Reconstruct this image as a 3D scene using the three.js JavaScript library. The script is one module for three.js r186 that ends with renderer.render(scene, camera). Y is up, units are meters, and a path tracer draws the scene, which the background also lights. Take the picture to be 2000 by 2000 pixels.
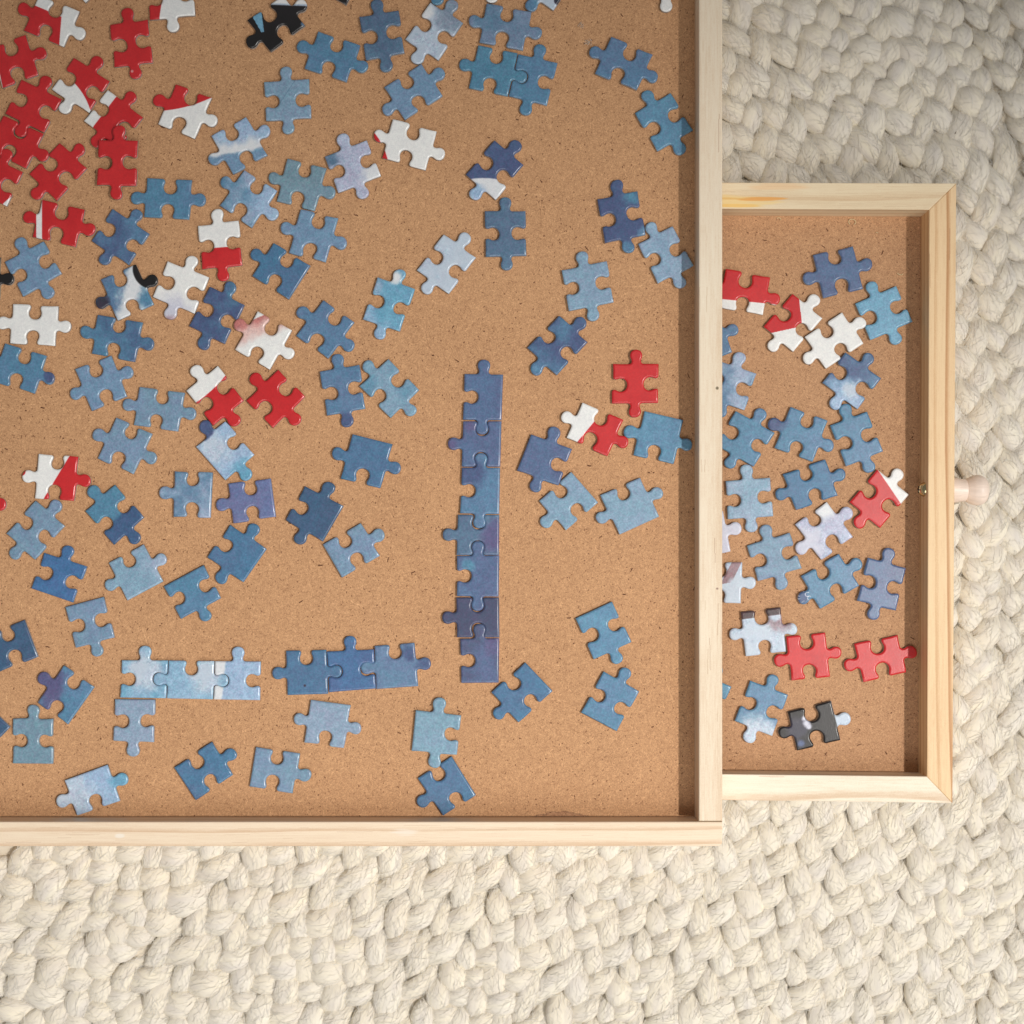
import * as THREE from 'three';
import { mergeGeometries } from 'three/addons/utils/BufferGeometryUtils.js';
import { RectAreaLightUniformsLib } from 'three/addons/lights/RectAreaLightUniformsLib.js';

// ---------------------------------------------------------------- camera, light, exposure
const D = 0.75;                       // camera height above the board's surface (y = 0), metres
const PX = 0.00025;                   // metres per photograph pixel (2000 px wide) on that surface
const PPX = 956, PPY = 1112;          // pixel straight below the lens
const CX = (PPX - 1000) * PX, CZ = (PPY - 1000) * PX;
const scene = new THREE.Scene();
const camera = new THREE.PerspectiveCamera(2 * THREE.MathUtils.radToDeg(Math.atan(1000 * PX / D)), 1, 0.05, 20);
camera.position.set(CX, D, CZ);
camera.up.set(0, 0, -1);
camera.lookAt(CX, 0, CZ);
camera.setViewOffset(2000, 2000, 1000 - PPX, 1000 - PPY, 2000, 2000);
const renderer = new THREE.WebGLRenderer({ antialias: true });
renderer.toneMapping = THREE.LinearToneMapping;
renderer.toneMappingExposure = 0.94;
renderer.shadowMap.enabled = true;
RectAreaLightUniformsLib.init();
scene.background = new THREE.Color(0.17, 0.17, 0.17);
function areaLight(name, w, h, pos, aim, color, power) {
  const l = new THREE.RectAreaLight(color, power / (w * h), w, h);
  l.name = name; l.position.set(...pos); l.lookAt(...aim); scene.add(l);
}
// a narrow, long strip of window high to the side, a soft bounce from the viewer's end of the room and from the wall beside it
const sunPatch = new THREE.SpotLight(0xfffaf3, 22.5, 0, 0.21, 1, 2);
sunPatch.name = 'window_light'; sunPatch.position.set(1.55, 2.7, 0.22); sunPatch.target.position.set(0.03, 0, 0.27); sunPatch.castShadow = true; sunPatch.shadow.radius = 3.0;
scene.add(sunPatch, sunPatch.target);
areaLight('room_light', 0.8, 0.8, [0.0, 1.0, 0.80], [0.05, 0, 0.30], 0xfffdfa, 1.75);
areaLight('side_room_light', 1.0, 0.9, [1.15, 1.25, 0.30], [0.15, 0, 0.2], 0xfffdfa, 1.7);

// ---------------------------------------------------------------- helpers
let seed = 20240611;
const rnd = () => { seed = (seed + 0x6D2B79F5) | 0; let t = Math.imul(seed ^ (seed >>> 15), 1 | seed); t = (t + Math.imul(t ^ (t >>> 7), 61 | t)) ^ t; return ((t ^ (t >>> 14)) >>> 0) / 4294967296; };
const rr = (a, b) => a + (b - a) * rnd();
const hash = (x, y, s) => { let h = Math.imul(x, 374761393) + Math.imul(y, 668265263) + Math.imul(s, 2147483647 ^ 1013904223); h = Math.imul(h ^ (h >>> 13), 1274126177); return ((h ^ (h >>> 16)) >>> 0) / 4294967296; };
const noise = (x, y, s) => {
  const ix = Math.floor(x), iy = Math.floor(y), fx = x - ix, fy = y - iy, u = fx * fx * (3 - 2 * fx), v = fy * fy * (3 - 2 * fy);
  const a = hash(ix, iy, s), b = hash(ix + 1, iy, s), c = hash(ix, iy + 1, s), d = hash(ix + 1, iy + 1, s);
  return a + (b - a) * u + (c - a) * v + (a - b - c + d) * u * v;
};
const fbm = (x, y, s) => (noise(x, y, s) * 0.55 + noise(x * 2.1, y * 2.1, s + 7) * 0.3 + noise(x * 4.3, y * 4.3, s + 13) * 0.15);
const smooth = (t) => { t = Math.min(1, Math.max(0, t)); return t * t * (3 - 2 * t); };
const clamp = (v) => Math.max(0, Math.min(255, v));
const taken = new Map();
const numbered = (n) => { const k = taken.get(n) ?? 0; taken.set(n, k + 1); return k ? n + '_' + String(k).padStart(3, '0') : n; };
function tag(o, label, category, group, kind) {
  o.userData.label = label; if (category) o.userData.category = category; if (group) o.userData.group = group; if (kind) o.userData.kind = kind;
  return o;
}
function mesh(name, geo, mat, parent) {
  const m = new THREE.Mesh(geo, mat); m.name = name; m.castShadow = m.receiveShadow = true; parent.add(m); return m;
}
const scaleAt = (y) => PX * (D - y) / D;
const wx = (px, y) => CX + (px - PPX) * scaleAt(y);   // photograph pixel to metres on the plane at height y
const wz = (py, y) => CZ + (py - PPY) * scaleAt(y);
function texture(data, w, h, srgb = true) {
  const t = new THREE.DataTexture(data, w, h, THREE.RGBAFormat);
  t.magFilter = THREE.LinearFilter; t.minFilter = THREE.LinearFilter; t.wrapS = t.wrapT = THREE.MirroredRepeatWrapping;
  if (srgb) t.colorSpace = THREE.SRGBColorSpace;
  t.needsUpdate = true; return t;
}

// ---------------------------------------------------------------- heights
const RIM = 0.015, BOARD_BOTTOM = -0.0055, DRAWER_TOP = -0.0075, DRAWER_FLOOR = -0.0225, RUG_TOP = -0.0345, THICK = 0.0021;

// ---------------------------------------------------------------- hardboard
const HB = 2048, hb = new Uint8Array(HB * HB * 4), hbBump = new Uint8Array(1024 * 1024 * 4);
{
  const lum = new Float32Array(HB * HB);
  for (let y = 0; y < HB; y++) for (let x = 0; x < HB; x++) {
    let v = (hash(x, y, 1) - 0.5) * 0.26 + (noise(x / 1.7, y / 1.7, 2) - 0.5) * 0.12 + (noise(x / 6, y / 6, 3) - 0.5) * 0.04 + (fbm(x / 150, y / 150, 4) - 0.5) * 0.05;
    lum[y * HB + x] = 1 + v;
  }
  for (let i = 0; i < 110000; i++) {   // short wood fibres, pale and dark
    const a = rnd() * 6.283, n = 3 + rnd() * 9, k = rnd() < 0.5 ? 1.08 : 0.90;
    let x = rnd() * HB, y = rnd() * HB, b = a;
    for (let j = 0; j < n; j++) { const q = ((y | 0) & 2047) * HB + ((x | 0) & 2047); lum[q] *= k; x += Math.cos(b); y += Math.sin(b); b += rr(-0.3, 0.3); }
  }
  for (let i = 0; i < 15000; i++) {    // dark bark specks
    const big = rnd(), n = big > 0.985 ? rr(4, 9) : rr(1, 2.4), a = rnd() * 6.283, k = big > 0.9 ? rr(0.25, 0.45) : rr(0.42, 0.68), wide = big > 0.6 ? 2 : 1;
    let x = rnd() * HB, y = rnd() * HB;
    for (let j = 0; j < n; j++) { for (let w = 0; w < wide; w++) { const q = (((y + w) | 0) & 2047) * HB + ((x | 0) & 2047); lum[q] *= k; } x += Math.cos(a); y += Math.sin(a); }
  }
  for (let i = 0; i < 130; i++) {     // faint scuffs
    const a = rnd() * 6.283, n = rr(8, 45), k = rnd() < 0.6 ? 1.09 : 0.92;
    let x = rnd() * HB, y = rnd() * HB, b = a;
    for (let j = 0; j < n; j++) { lum[((y | 0) & 2047) * HB + ((x | 0) & 2047)] *= k; lum[(((y + 1) | 0) & 2047) * HB + ((x | 0) & 2047)] *= k; x += Math.cos(b); y += Math.sin(b); b += rr(-0.06, 0.06); }
  }
  for (let i = 0, p = 0; i < HB * HB; i++, p += 4) {
    const l = lum[i], d = 1 - l;
    hb[p] = clamp(196 * (1 - d * 0.85)); hb[p + 1] = clamp(150 * (1 - d * 1.0)); hb[p + 2] = clamp(110 * (1 - d * 1.08)); hb[p + 3] = 255;
  }
  for (let y = 0; y < 1024; y++) for (let x = 0; x < 1024; x++) { const p = (y * 1024 + x) * 4; hbBump[p] = hbBump[p + 1] = hbBump[p + 2] = clamp(128 + (lum[y * 2 * HB + x * 2] - 1) * 300); hbBump[p + 3] = 255; }
  // dried glue smear by the near rail, a stain with an outline of its own (board texture: 1 texel = 1 photo pixel from (0, -48))
  for (let y = 1575; y < 1640; y++) for (let x = 980; x < 1240; x++) {
    const e = 1 - ((x - 1095) / 58) ** 2 - ((y - 1601) / 15) ** 2 + (noise(x / 9, y / 6, 9) - 0.5) * 0.5;
    const p = (((2048 - HB_Y0(y)) & 2047) * HB + x) * 4;
    if (e > 0) { const k = e < 0.12 ? 0.72 : 0.9; hb[p] *= k; hb[p + 1] *= k * 0.98; hb[p + 2] *= k; }
  }
}
function HB_Y0(y) { return y; }
const hbMap = texture(hb, HB, HB), hbBumpMap = texture(hbBump, 1024, 1024, false);
const boardMat = new THREE.MeshPhysicalMaterial({ specularIntensity: 0.5, map: hbMap, bumpMap: hbBumpMap, bumpScale: 0.00005, roughness: 0.74 });
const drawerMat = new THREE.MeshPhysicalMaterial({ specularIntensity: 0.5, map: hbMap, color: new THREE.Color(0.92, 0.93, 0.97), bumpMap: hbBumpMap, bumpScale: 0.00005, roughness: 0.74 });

// ---------------------------------------------------------------- pine
function pine(s, o = {}) {             // u runs along the grain, v across; 2048 x 256 texels over 0.5 m x 0.0625 m
  const W = 2048, H = 256, d = new Uint8Array(W * H * 4), rings = o.rings ?? 7, ringDark = o.ringDark ?? 0.10, base = o.base ?? [237, 216, 182];
  for (let y = 0; y < H; y++) for (let x = 0; x < W; x++) {
    const u = x / W, v = y / H, bend = (fbm(u * 2.2, v * 1.2, s) - 0.5) * (o.bend ?? 0.55) + u * (o.slope ?? 0.25);
    const r = (v + bend) * rings + 10, f = r - Math.floor(r), w = hash(Math.floor(r), 3, s);
    let k = smooth((f - 0.55) / 0.37) * (1 - smooth((f - 0.93) / 0.07)) * ringDark * (0.35 + 1.1 * w);
    k += (noise(u * 130, v * 210, s + 1) - 0.5) * 0.045 + (noise(u * 34, v * 120, s + 2) - 0.5) * 0.05 + (fbm(u * 7, v * 5, s + 3) - 0.5) * 0.08 + (hash(x, y, s + 4) - 0.5) * 0.05;
    const warm = k > 0 ? k : k * 0.5;
    const p = (y * W + x) * 4;
    d[p] = base[0] * (1 - warm * 0.75); d[p + 1] = base[1] * (1 - warm * 1.25); d[p + 2] = base[2] * (1 - warm * 1.7); d[p + 3] = 255;
  }
  for (let i = 0; i < (o.flecks ?? 90); i++) {   // resin canals: thin short dark dashes along the grain
    const x0 = rnd() * W, y0 = rnd() * H, n = rr(14, 75), k = rr(0.72, 0.92), sl = rr(-0.03, 0.03);
    for (let j = 0; j < n; j++) { const x = (x0 + j) & (W - 1), y = Math.min(H - 1, Math.max(0, (y0 + j * sl) | 0)), p = (y * W + x) * 4; d[p] *= 1 - (1 - k) * 0.7; d[p + 1] *= k; d[p + 2] *= k * 0.95; }
  }
  for (const q of o.stains ?? []) {               // knots, resin streaks and filler, as the photograph shows them
    for (let y = 0; y < H; y++) for (let x = 0; x < W; x++) {
      const e = 1 - ((x - q.x) / q.rx) ** 2 - ((y - q.y) / q.ry) ** 2 + (fbm(x / 60, y / 9, s + 21) - 0.5) * (q.ragged ?? 1.2);
      if (e <= 0) continue;
      const m = smooth(e / (q.soft ?? 0.8)) * q.k, p = (y * W + x) * 4;
      for (let c = 0; c < 3; c++) d[p + c] += (q.c[c] - d[p + c]) * m;
    }
  }
  return d;
}
function woodMat(s, o) {
  const t = texture(pine(s, o), 2048, 256);
  return new THREE.MeshStandardMaterial({ map: t, bumpMap: t, bumpScale: 0.00006, roughness: 0.55 });
}
function grainUV(g, along, off = 0) {  // uv in metres along and across the grain
  const p = g.attributes.position, uv = new Float32Array(p.count * 2);
  for (let i = 0; i < p.count; i++) {
    const x = p.getX(i), y = p.getY(i), z = p.getZ(i);
    uv[i * 2] = (along === 'x' ? x : z) / 0.5 + 0.5; uv[i * 2 + 1] = ((along === 'x' ? z : x) + y) / 0.0625 + off;
  }
  g.setAttribute('uv', new THREE.BufferAttribute(uv, 2)); return g;
}
function slab(pts, y0, y1, bevel = 0.0006) {   // a flat bar with this outline (x, z), eased edges
  const s = new THREE.Shape(pts.map(([x, z]) => new THREE.Vector2(x, -z)));
  const g = new THREE.ExtrudeGeometry(s, { depth: y1 - y0 - 2 * bevel, bevelEnabled: bevel > 0, bevelSize: bevel, bevelThickness: bevel, bevelOffset: -bevel, bevelSegments: 2 });
  g.rotateX(-Math.PI / 2); g.translate(0, y0 + bevel, 0); return g;
}
const rect = (x0, x1, z0, z1) => [[x0, z0], [x1, z0], [x1, z1], [x0, z1]];

// ---------------------------------------------------------------- the puzzle board
const board = new THREE.Group(); board.name = 'puzzle_board'; board.position.set(0, 0, 0); scene.add(board);
tag(board, 'wooden puzzle board of brown hardboard with pale pine rails, lying on the rug', 'puzzle board');
const bx1 = wx(1365, RIM), bx2 = wx(1411, RIM), bz1 = wz(1605, RIM), bz2 = wz(1653, RIM), BX0 = -0.52, BZ0 = -0.46, RW = bx2 - bx1;
{
  const g = slab(rect(BX0 - 0.004, bx1 + 0.004, BZ0 - 0.004, bz1 + 0.004), BOARD_BOTTOM, 0, 0.0002), p = g.attributes.position, uv = new Float32Array(p.count * 2);
  for (let i = 0; i < p.count; i++) { uv[i * 2] = (p.getX(i) + 0.25) / 0.512; uv[i * 2 + 1] = 1 - (p.getZ(i) + 0.25) / 0.512; }
  g.setAttribute('uv', new THREE.BufferAttribute(uv, 2));
  mesh('hardboard_panel', g, boardMat, board);
  const wRight = woodMat(31, { rings: 3, bend: 0.35, slope: 0.12, ringDark: 0.10, base: [238, 221, 196], flecks: 60, stains: [{ x: 783, y: 27, rx: 3.5, ry: 3.5, c: [96, 84, 60], k: 0.8, ragged: 0.5 }, { x: 1176, y: 27, rx: 2.5, ry: 3, c: [120, 90, 80], k: 0.7, ragged: 0.5 }] });
  const wNear = woodMat(57, { rings: 3, bend: 0.35, slope: 0.14, ringDark: 0.11, flecks: 110, base: [240, 219, 192], stains: [
    { x: 254, y: 80, rx: 12, ry: 16, c: [246, 236, 222], k: 0.85, ragged: 1.4 }, { x: 814, y: 62, rx: 36, ry: 20, c: [244, 230, 214], k: 0.8, ragged: 1.6 }] });
  mesh('rail', grainUV(slab(rect(bx1, bx2, BZ0, bz1 - 0.0003), BOARD_BOTTOM - 0.0004, RIM), 'z', 0.3), wRight, board);
  { // the near rail, its far corner rounded off
    const r = 0.0022, pts = [[BX0 - RW, bz1], [bx2, bz1]];
    for (let i = 0; i <= 6; i++) { const a = i / 6 * Math.PI / 2; pts.push([bx2 - r + r * Math.cos(a), bz2 - r + r * Math.sin(a)]); }
    pts.push([BX0 - RW, bz2]);
    const g2 = grainUV(slab(pts, RUG_TOP - 0.002, RIM), 'x'), uv2 = g2.attributes.uv, p2 = g2.attributes.position;
    for (let i = 0; i < p2.count; i++) uv2.setXY(i, (p2.getX(i) + 0.25) / 0.5, (p2.getZ(i) - bz1 + p2.getY(i) - RIM) / 0.0235 + 0.03);
    mesh('rail', g2, wNear, board);
  }
  mesh('rail', grainUV(slab(rect(BX0 - RW, BX0, BZ0, bz1 - 0.0003), RUG_TOP - 0.002, RIM), 'z', 0.6), wRight, board);
  mesh('rail', grainUV(slab(rect(BX0 - RW, bx2, BZ0 - RW, BZ0 - 0.0003), RUG_TOP - 0.002, RIM), 'x', 0.2), wRight, board);
  // side panels under the right rail, either side of the drawer opening
  const zA = wz(352, DRAWER_TOP), zB = wz(1572, DRAWER_TOP);
  mesh('side_panel', grainUV(slab(rect(bx1, bx2 - 0.0004, BZ0, zA), RUG_TOP - 0.002, BOARD_BOTTOM - 0.0006), 'z', 0.5), wRight, board);
  mesh('side_panel', grainUV(slab(rect(bx1, bx2 - 0.0004, zB, bz1 - 0.0003), RUG_TOP - 0.002, BOARD_BOTTOM - 0.0006), 'z', 0.5), wRight, board);
}

// ---------------------------------------------------------------- the drawer, pulled out
const drawer = new THREE.Group(); drawer.name = 'drawer'; drawer.position.set(0, 0, 0); scene.add(drawer);
tag(drawer, 'shallow pine drawer with mitred corners and a round knob, pulled out from under the board', 'drawer');
{
  const q = (px, py) => [wx(px, DRAWER_TOP), wz(py, DRAWER_TOP)];
  const A = q(1150, 355.3), B = q(1868, 358), C = q(1860.5, 1568.5), E = q(1150, 1559.5), a = q(1150, 406), b = q(1815, 409.7), c = q(1810.3, 1516.5), e = q(1150, 1509);
  const wFar = woodMat(83, { rings: 4, bend: 0.4, slope: 0.1, ringDark: 0.10, base: [239, 219, 184], stains: [
    { x: 1475, y: 112, rx: 110, ry: 34, c: [248, 216, 146], k: 0.75, ragged: 1.2 }, { x: 1530, y: 102, rx: 54, ry: 12, c: [236, 168, 90], k: 0.9, ragged: 1.4 }, { x: 1450, y: 100, rx: 60, ry: 6, c: [232, 184, 106], k: 0.7, ragged: 1.1 },
    { x: 1560, y: 45, rx: 62, ry: 26, c: [243, 200, 152], k: 0.55, ragged: 1.5 }, { x: 1480, y: 132, rx: 52, ry: 10, c: [244, 200, 116], k: 0.8, ragged: 1.2 }] });
  const wFront = woodMat(97, { rings: 11, bend: 0.12, slope: 0.05, ringDark: 0.22, flecks: 20, base: [238, 205, 160] });
  const wNear = woodMat(119, { rings: 4, bend: 0.5, slope: 0.1, ringDark: 0.08, flecks: 30, base: [241, 228, 206] });
  const bottom = RUG_TOP + 0.003;
  const gf = grainUV(slab([A, B, b, a], bottom, DRAWER_TOP, 0.0004), 'x');
  { const p = gf.attributes.position, uv = gf.attributes.uv; for (let i = 0; i < p.count; i++) uv.setXY(i, (p.getX(i) + 0.25) / 0.5, (p.getZ(i) - A[1] + (DRAWER_TOP - p.getY(i))) / 0.028 + 0.1); }
  mesh('rail', gf, wFar, drawer);
  mesh('front_rail', grainUV(slab([B, C, c, b], bottom, DRAWER_TOP, 0.0004), 'z', 0.15), wFront, drawer);
  mesh('rail', grainUV(slab([E, e, c, C], bottom, DRAWER_TOP, 0.0004), 'x', 0.4), wNear, drawer);
  const fz = slab([[a[0], a[1] - 0.004], [b[0] + 0.004, b[1] - 0.004], [c[0] + 0.004, c[1] + 0.004], [e[0], e[1] + 0.004]], DRAWER_FLOOR - 0.003, DRAWER_FLOOR, 0.0002), p = fz.attributes.position, uv = new Float32Array(p.count * 2);
  for (let i = 0; i < p.count; i++) { uv[i * 2] = (p.getZ(i) + 0.22) / 0.512; uv[i * 2 + 1] = 0.3 + p.getX(i) / 0.512; }
  fz.setAttribute('uv', new THREE.BufferAttribute(uv, 2));
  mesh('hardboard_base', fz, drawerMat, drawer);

  // turned knob on the front rail, axis along x
  const ky = (DRAWER_TOP + bottom) / 2 - 0.001, s = scaleAt(ky + 0.004), x0 = wx(1863.2, DRAWER_TOP), prof = [[24.5, 0], [24.8, 0.8], [24.5, 20], [22.5, 25], [22, 36], [21.5, 38], [22.5, 39], [25.5, 45], [28.5, 52], [30, 60], [29.5, 66], [27, 72], [22.5, 77], [15, 80.5], [7, 82], [0, 82.4]];
  const kg = new THREE.LatheGeometry(new THREE.SplineCurve(prof.slice(5).map(([r, h]) => new THREE.Vector2(r * s, h * s))).getPoints(40), 48);
  const cg = new THREE.LatheGeometry(prof.slice(0, 6).map(([r, h]) => new THREE.Vector2(r * s, h * s)), 48);
  const kt = new Uint8Array(256 * 256 * 4);
  for (let y = 0; y < 256; y++) for (let x = 0; x < 256; x++) { const k = 1 + (noise(x / 5, y / 60, 201) - 0.5) * 0.09 + (fbm(x / 40, y / 90, 202) - 0.5) * 0.08 + (hash(x, y, 203) - 0.5) * 0.03, p2 = (y * 256 + x) * 4; kt[p2] = clamp(240 * k); kt[p2 + 1] = clamp(220 * k); kt[p2 + 2] = clamp(205 * k); kt[p2 + 3] = 255; }
  const kMap = texture(kt, 256, 256); kMap.repeat.set(6, 1); kMap.needsUpdate = true;
  const kMat = new THREE.MeshStandardMaterial({ map: kMap, roughness: 0.42 });
  const g = mergeGeometries([kg, cg]); g.rotateZ(-Math.PI / 2); g.translate(x0, ky, wz(957.5, ky));
  mesh('knob', g, kMat, drawer);

  // pan head screw that holds the knob, on the inner face
  const sy = (DRAWER_TOP + DRAWER_FLOOR) / 2 + 0.0005, sx = wx(1808.5, sy) - 0.0006, R = 14.5 * scaleAt(sy), hp = [[0, 0.86], [0.3, 0.83], [0.6, 0.70], [0.82, 0.48], [0.95, 0.24], [1, 0.08], [1, -0.2]].map(([r, h]) => new THREE.Vector2(r * R, h * R));
  const brass = new THREE.MeshStandardMaterial({ color: new THREE.Color(0.72, 0.60, 0.34), metalness: 1, roughness: 0.2 });
  const sg = new THREE.LatheGeometry(hp, 40); sg.rotateZ(Math.PI / 2); sg.translate(sx, sy, wz(956, sy));
  const head = mesh('screw', sg, brass, drawer);
  const slotMat = new THREE.MeshStandardMaterial({ color: new THREE.Color(0.05, 0.04, 0.025), metalness: 0.6, roughness: 0.6 });
  for (const t of [0.2, 0.2 + Math.PI / 2]) { const bg = new THREE.BoxGeometry(R * 0.5, R * 0.18, R * 0.85); bg.rotateX(t); bg.translate(sx - R * 0.64, sy, wz(956, sy)); mesh('slot', bg, slotMat, head); }
}

// ---------------------------------------------------------------- braided wool rug
const rug = new THREE.Group(); rug.name = 'rug'; rug.position.set(0, RUG_TOP, 0); scene.add(rug);
tag(rug, 'chunky braided cream wool rug under the puzzle board', 'rug', undefined, 'structure');
{
  const F = 512, f = new Uint8Array(F * F * 4), fb = new Uint8Array(F * F * 4);
  for (let y = 0; y < F; y++) for (let x = 0; x < F; x++) {
    const wv = (noise(x / 40, y / 40, 306) - 0.5) * 10;
    const k = (noise(x / 26, (y + wv) / 2.2, 301) - 0.5) * 0.5 + (noise(x / 12, (y + wv) / 1.1, 302) - 0.5) * 0.3 + (hash(x, y, 303) - 0.5) * 0.25, big = (fbm(x / 80, y / 60, 304) - 0.5), p = (y * F + x) * 4;
    const t = 1 + k * 0.09 + big * 0.10;
    f[p] = clamp(231 * t); f[p + 1] = clamp(224 * t); f[p + 2] = clamp(211 * t * (1 - big * 0.05)); f[p + 3] = 255;
    fb[p] = fb[p + 1] = fb[p + 2] = clamp(128 + k * 170); fb[p + 3] = 255;
  }
  const fMap = texture(f, F, F), fBump = texture(fb, F, F, false);
  const wool = [[1, 1, 1], [1, 0.985, 0.955], [0.985, 0.975, 0.955]].map((c) => new THREE.MeshStandardMaterial({ map: fMap, bumpMap: fBump, bumpScale: 0.00020, roughness: 1, color: new THREE.Color(...c) }));
  const base = new THREE.PlaneGeometry(1.5, 1.4); base.rotateX(-Math.PI / 2); base.translate(0.05, -0.0070, 0.02);
  mesh('backing', base, new THREE.MeshStandardMaterial({ color: new THREE.Color(0.72, 0.64, 0.52), roughness: 1 }), rug);
  const s0 = scaleAt(RUG_TOP), cx = CX + (-330 - PPX) * s0, cz = CZ + (1030 - PPY) * s0, GAP = 0.0194, A = 0.0065, Bh = 0.0025, R0 = 0.0056, P0 = 0.050, NR = 24;
  const lo = [-0.33, -0.33], hi = [0.33, 0.33];
  const visible = (x, z) => x > lo[0] && x < hi[0] && z > lo[1] && z < hi[1] && !(x < bx1 - 0.02 && z < bz1 - 0.02) && !(x < wx(1810, DRAWER_TOP) && z > wz(410, DRAWER_TOP) + 0.015 && z < wz(1515, DRAWER_TOP) - 0.015);
  const spots = [];
  function strand(rad, s1, s2, ph, id, P, width) {
    const ds = 0.0013, n = Math.ceil((s2 - s1) / ds), pos = [], uv = [], idx = [], at = (s) => {
      const th = 2 * Math.PI * (s / P + (noise(s * 18, id, 401) - 0.5) * 0.42) + ph, k = 1 + (noise(s * 30, id, 402) - 0.5) * 0.35;
      const off = A * width * Math.sin(th) * k + (noise(s * 9, id + 50, 403) - 0.5) * 0.0022 + (noise(s * 60, id + ph * 9, 407) - 0.5) * 0.0022, h = Bh * Math.sin(2 * th) + (noise(s * 45, id + ph, 404) - 0.5) * 0.0022, r = rad + off, a = s / rad;
      return [cx + r * Math.cos(a), h, cz - r * Math.sin(a), th];
    };
    for (let i = 0; i <= n; i++) {
      const s = s1 + (s2 - s1) * i / n, c = at(s), b = at(s - 0.0006), d = at(s + 0.0006), t = new THREE.Vector3(d[0] - b[0], d[1] - b[1], d[2] - b[2]).normalize();
      const up = new THREE.Vector3(0, 1, 0), side = new THREE.Vector3().crossVectors(t, up).normalize(), nn = new THREE.Vector3().crossVectors(side, t);
      const crest = 0.5 + 0.5 * Math.sin(2 * c[3]), lump = R0 * width * (0.72 + 0.36 * crest + (noise(s * 45, id * 5 + ph * 3, 405) - 0.5) * 0.55), end = Math.min(1, Math.min(i, n - i) / 3 + 0.05);
      for (let j = 0; j < NR; j++) {
        const a = j / NR * 2 * Math.PI, q = lump * end * (1 + (noise(s * 120, Math.min(j, NR - j) * 0.55 + (j < NR / 2 ? 0 : 20) + s * 60 + id * 3 + ph, 406) - 0.5) * 0.12), ca = Math.cos(a) * q * 1.06, sa = Math.sin(a) * q * 0.66;
        pos.push(c[0] + side.x * ca + nn.x * sa, c[1] + side.y * ca + nn.y * sa - 0.0062, c[2] + side.z * ca + nn.z * sa);
        uv.push(s * 22 + id * 0.37, j / (NR - 1) * 1.3 + ph + s * 6);
      }
      for (let m = 0; m < 8; m++) {     // wool hairs lying along this stretch of the strand
        const a = rr(0.3, 2.84), q = lump * end * 0.99, ca = Math.cos(a) * q * 1.06, sa = Math.sin(a) * q * 0.66, yaw = Math.atan2(-t.z, t.x) + rr(-0.9, 0.9);
        if (rnd() < 0.75) spots.push([c[0] + side.x * ca + nn.x * sa, c[1] + side.y * ca + nn.y * sa - 0.0062, c[2] + side.z * ca + nn.z * sa, yaw, Math.asin(Math.max(-1, Math.min(1, t.y)))]);
      }
      if (i) for (let j = 0; j < NR; j++) { const k = i * NR, j2 = (j + 1) % NR; idx.push(k - NR + j, k + j, k - NR + j2, k + j, k + j2, k - NR + j2); }
    }
    const g = new THREE.BufferGeometry();
    g.setAttribute('position', new THREE.Float32BufferAttribute(pos, 3)); g.setAttribute('uv', new THREE.Float32BufferAttribute(uv, 2)); g.setIndex(idx); g.computeVertexNormals();
    return g;
  }
  let id = 0;
  for (let rad = 0.2; rad < 1.05; rad += GAP * rr(0.96, 1.04)) {
    id++;
    const width = rr(0.93, 1.10), P = P0 * rr(0.9, 1.12), ph0 = rnd() * 6.28;
    let run = null;
    const runs = [];
    for (let s = -1.25 * rad; s <= 1.25 * rad; s += 0.005) {
      const v = visible(cx + rad * Math.cos(s / rad), cz - rad * Math.sin(s / rad));
      if (v && !run) run = [s, s]; else if (v) run[1] = s; else if (run) { runs.push(run); run = null; }
    }
    if (run) runs.push(run);
    for (const [s1, s2] of runs) {
      if (s2 - s1 < 0.02) continue;
      const braid = new THREE.Group(); braid.name = 'braid'; rug.add(braid);
      for (let k = 0; k < 3; k++) mesh('strand', strand(rad, s1, s2, ph0 + k * 2 * Math.PI / 3, id, P, width), wool[(id + k) % 3], braid);
    }
  }
  // loose wool hairs and a few dark bits of chaff caught in the braids
  const chaff = [], shapes = [];
  for (let k = 0; k < 6; k++) {
    const bend = rr(-0.22, 0.22), h = rr(0.02, 0.10);
    shapes.push(new THREE.TubeGeometry(new THREE.QuadraticBezierCurve3(new THREE.Vector3(-0.5, -0.05, 0), new THREE.Vector3(0, h + 0.04, bend), new THREE.Vector3(0.5, k % 2 ? h * 1.5 : -0.06, bend * 0.3)), 5, 0.011, 3));
  }
  const hairMat = new THREE.MeshStandardMaterial({ color: new THREE.Color(0.86, 0.83, 0.77), roughness: 0.9 }), M = new THREE.Matrix4();
  shapes.forEach((sh, k) => {
    const mine = spots.filter((_, i) => i % shapes.length === k), im = new THREE.InstancedMesh(sh, hairMat, mine.length);
    mine.forEach(([x, y, z, yaw, tilt], i) => {
      const long = rnd() < 0.015, n = long ? rr(0.007, 0.013) : rr(0.0035, 0.008), w = long ? rr(0.006, 0.011) : rr(0.005, 0.010);
      M.compose(new THREE.Vector3(x, y + (long ? 0.0008 : rr(0, 0.0003)), z), new THREE.Quaternion().setFromEuler(new THREE.Euler(0, long ? rnd() * 6.28 : yaw, long ? 0 : tilt, 'YZX')), new THREE.Vector3(n, w, w));
      im.setMatrixAt(i, M);
    });
    im.name = 'stray_hairs'; im.castShadow = im.receiveShadow = true; im.userData.kind = 'stuff'; rug.add(im);
  });
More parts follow.
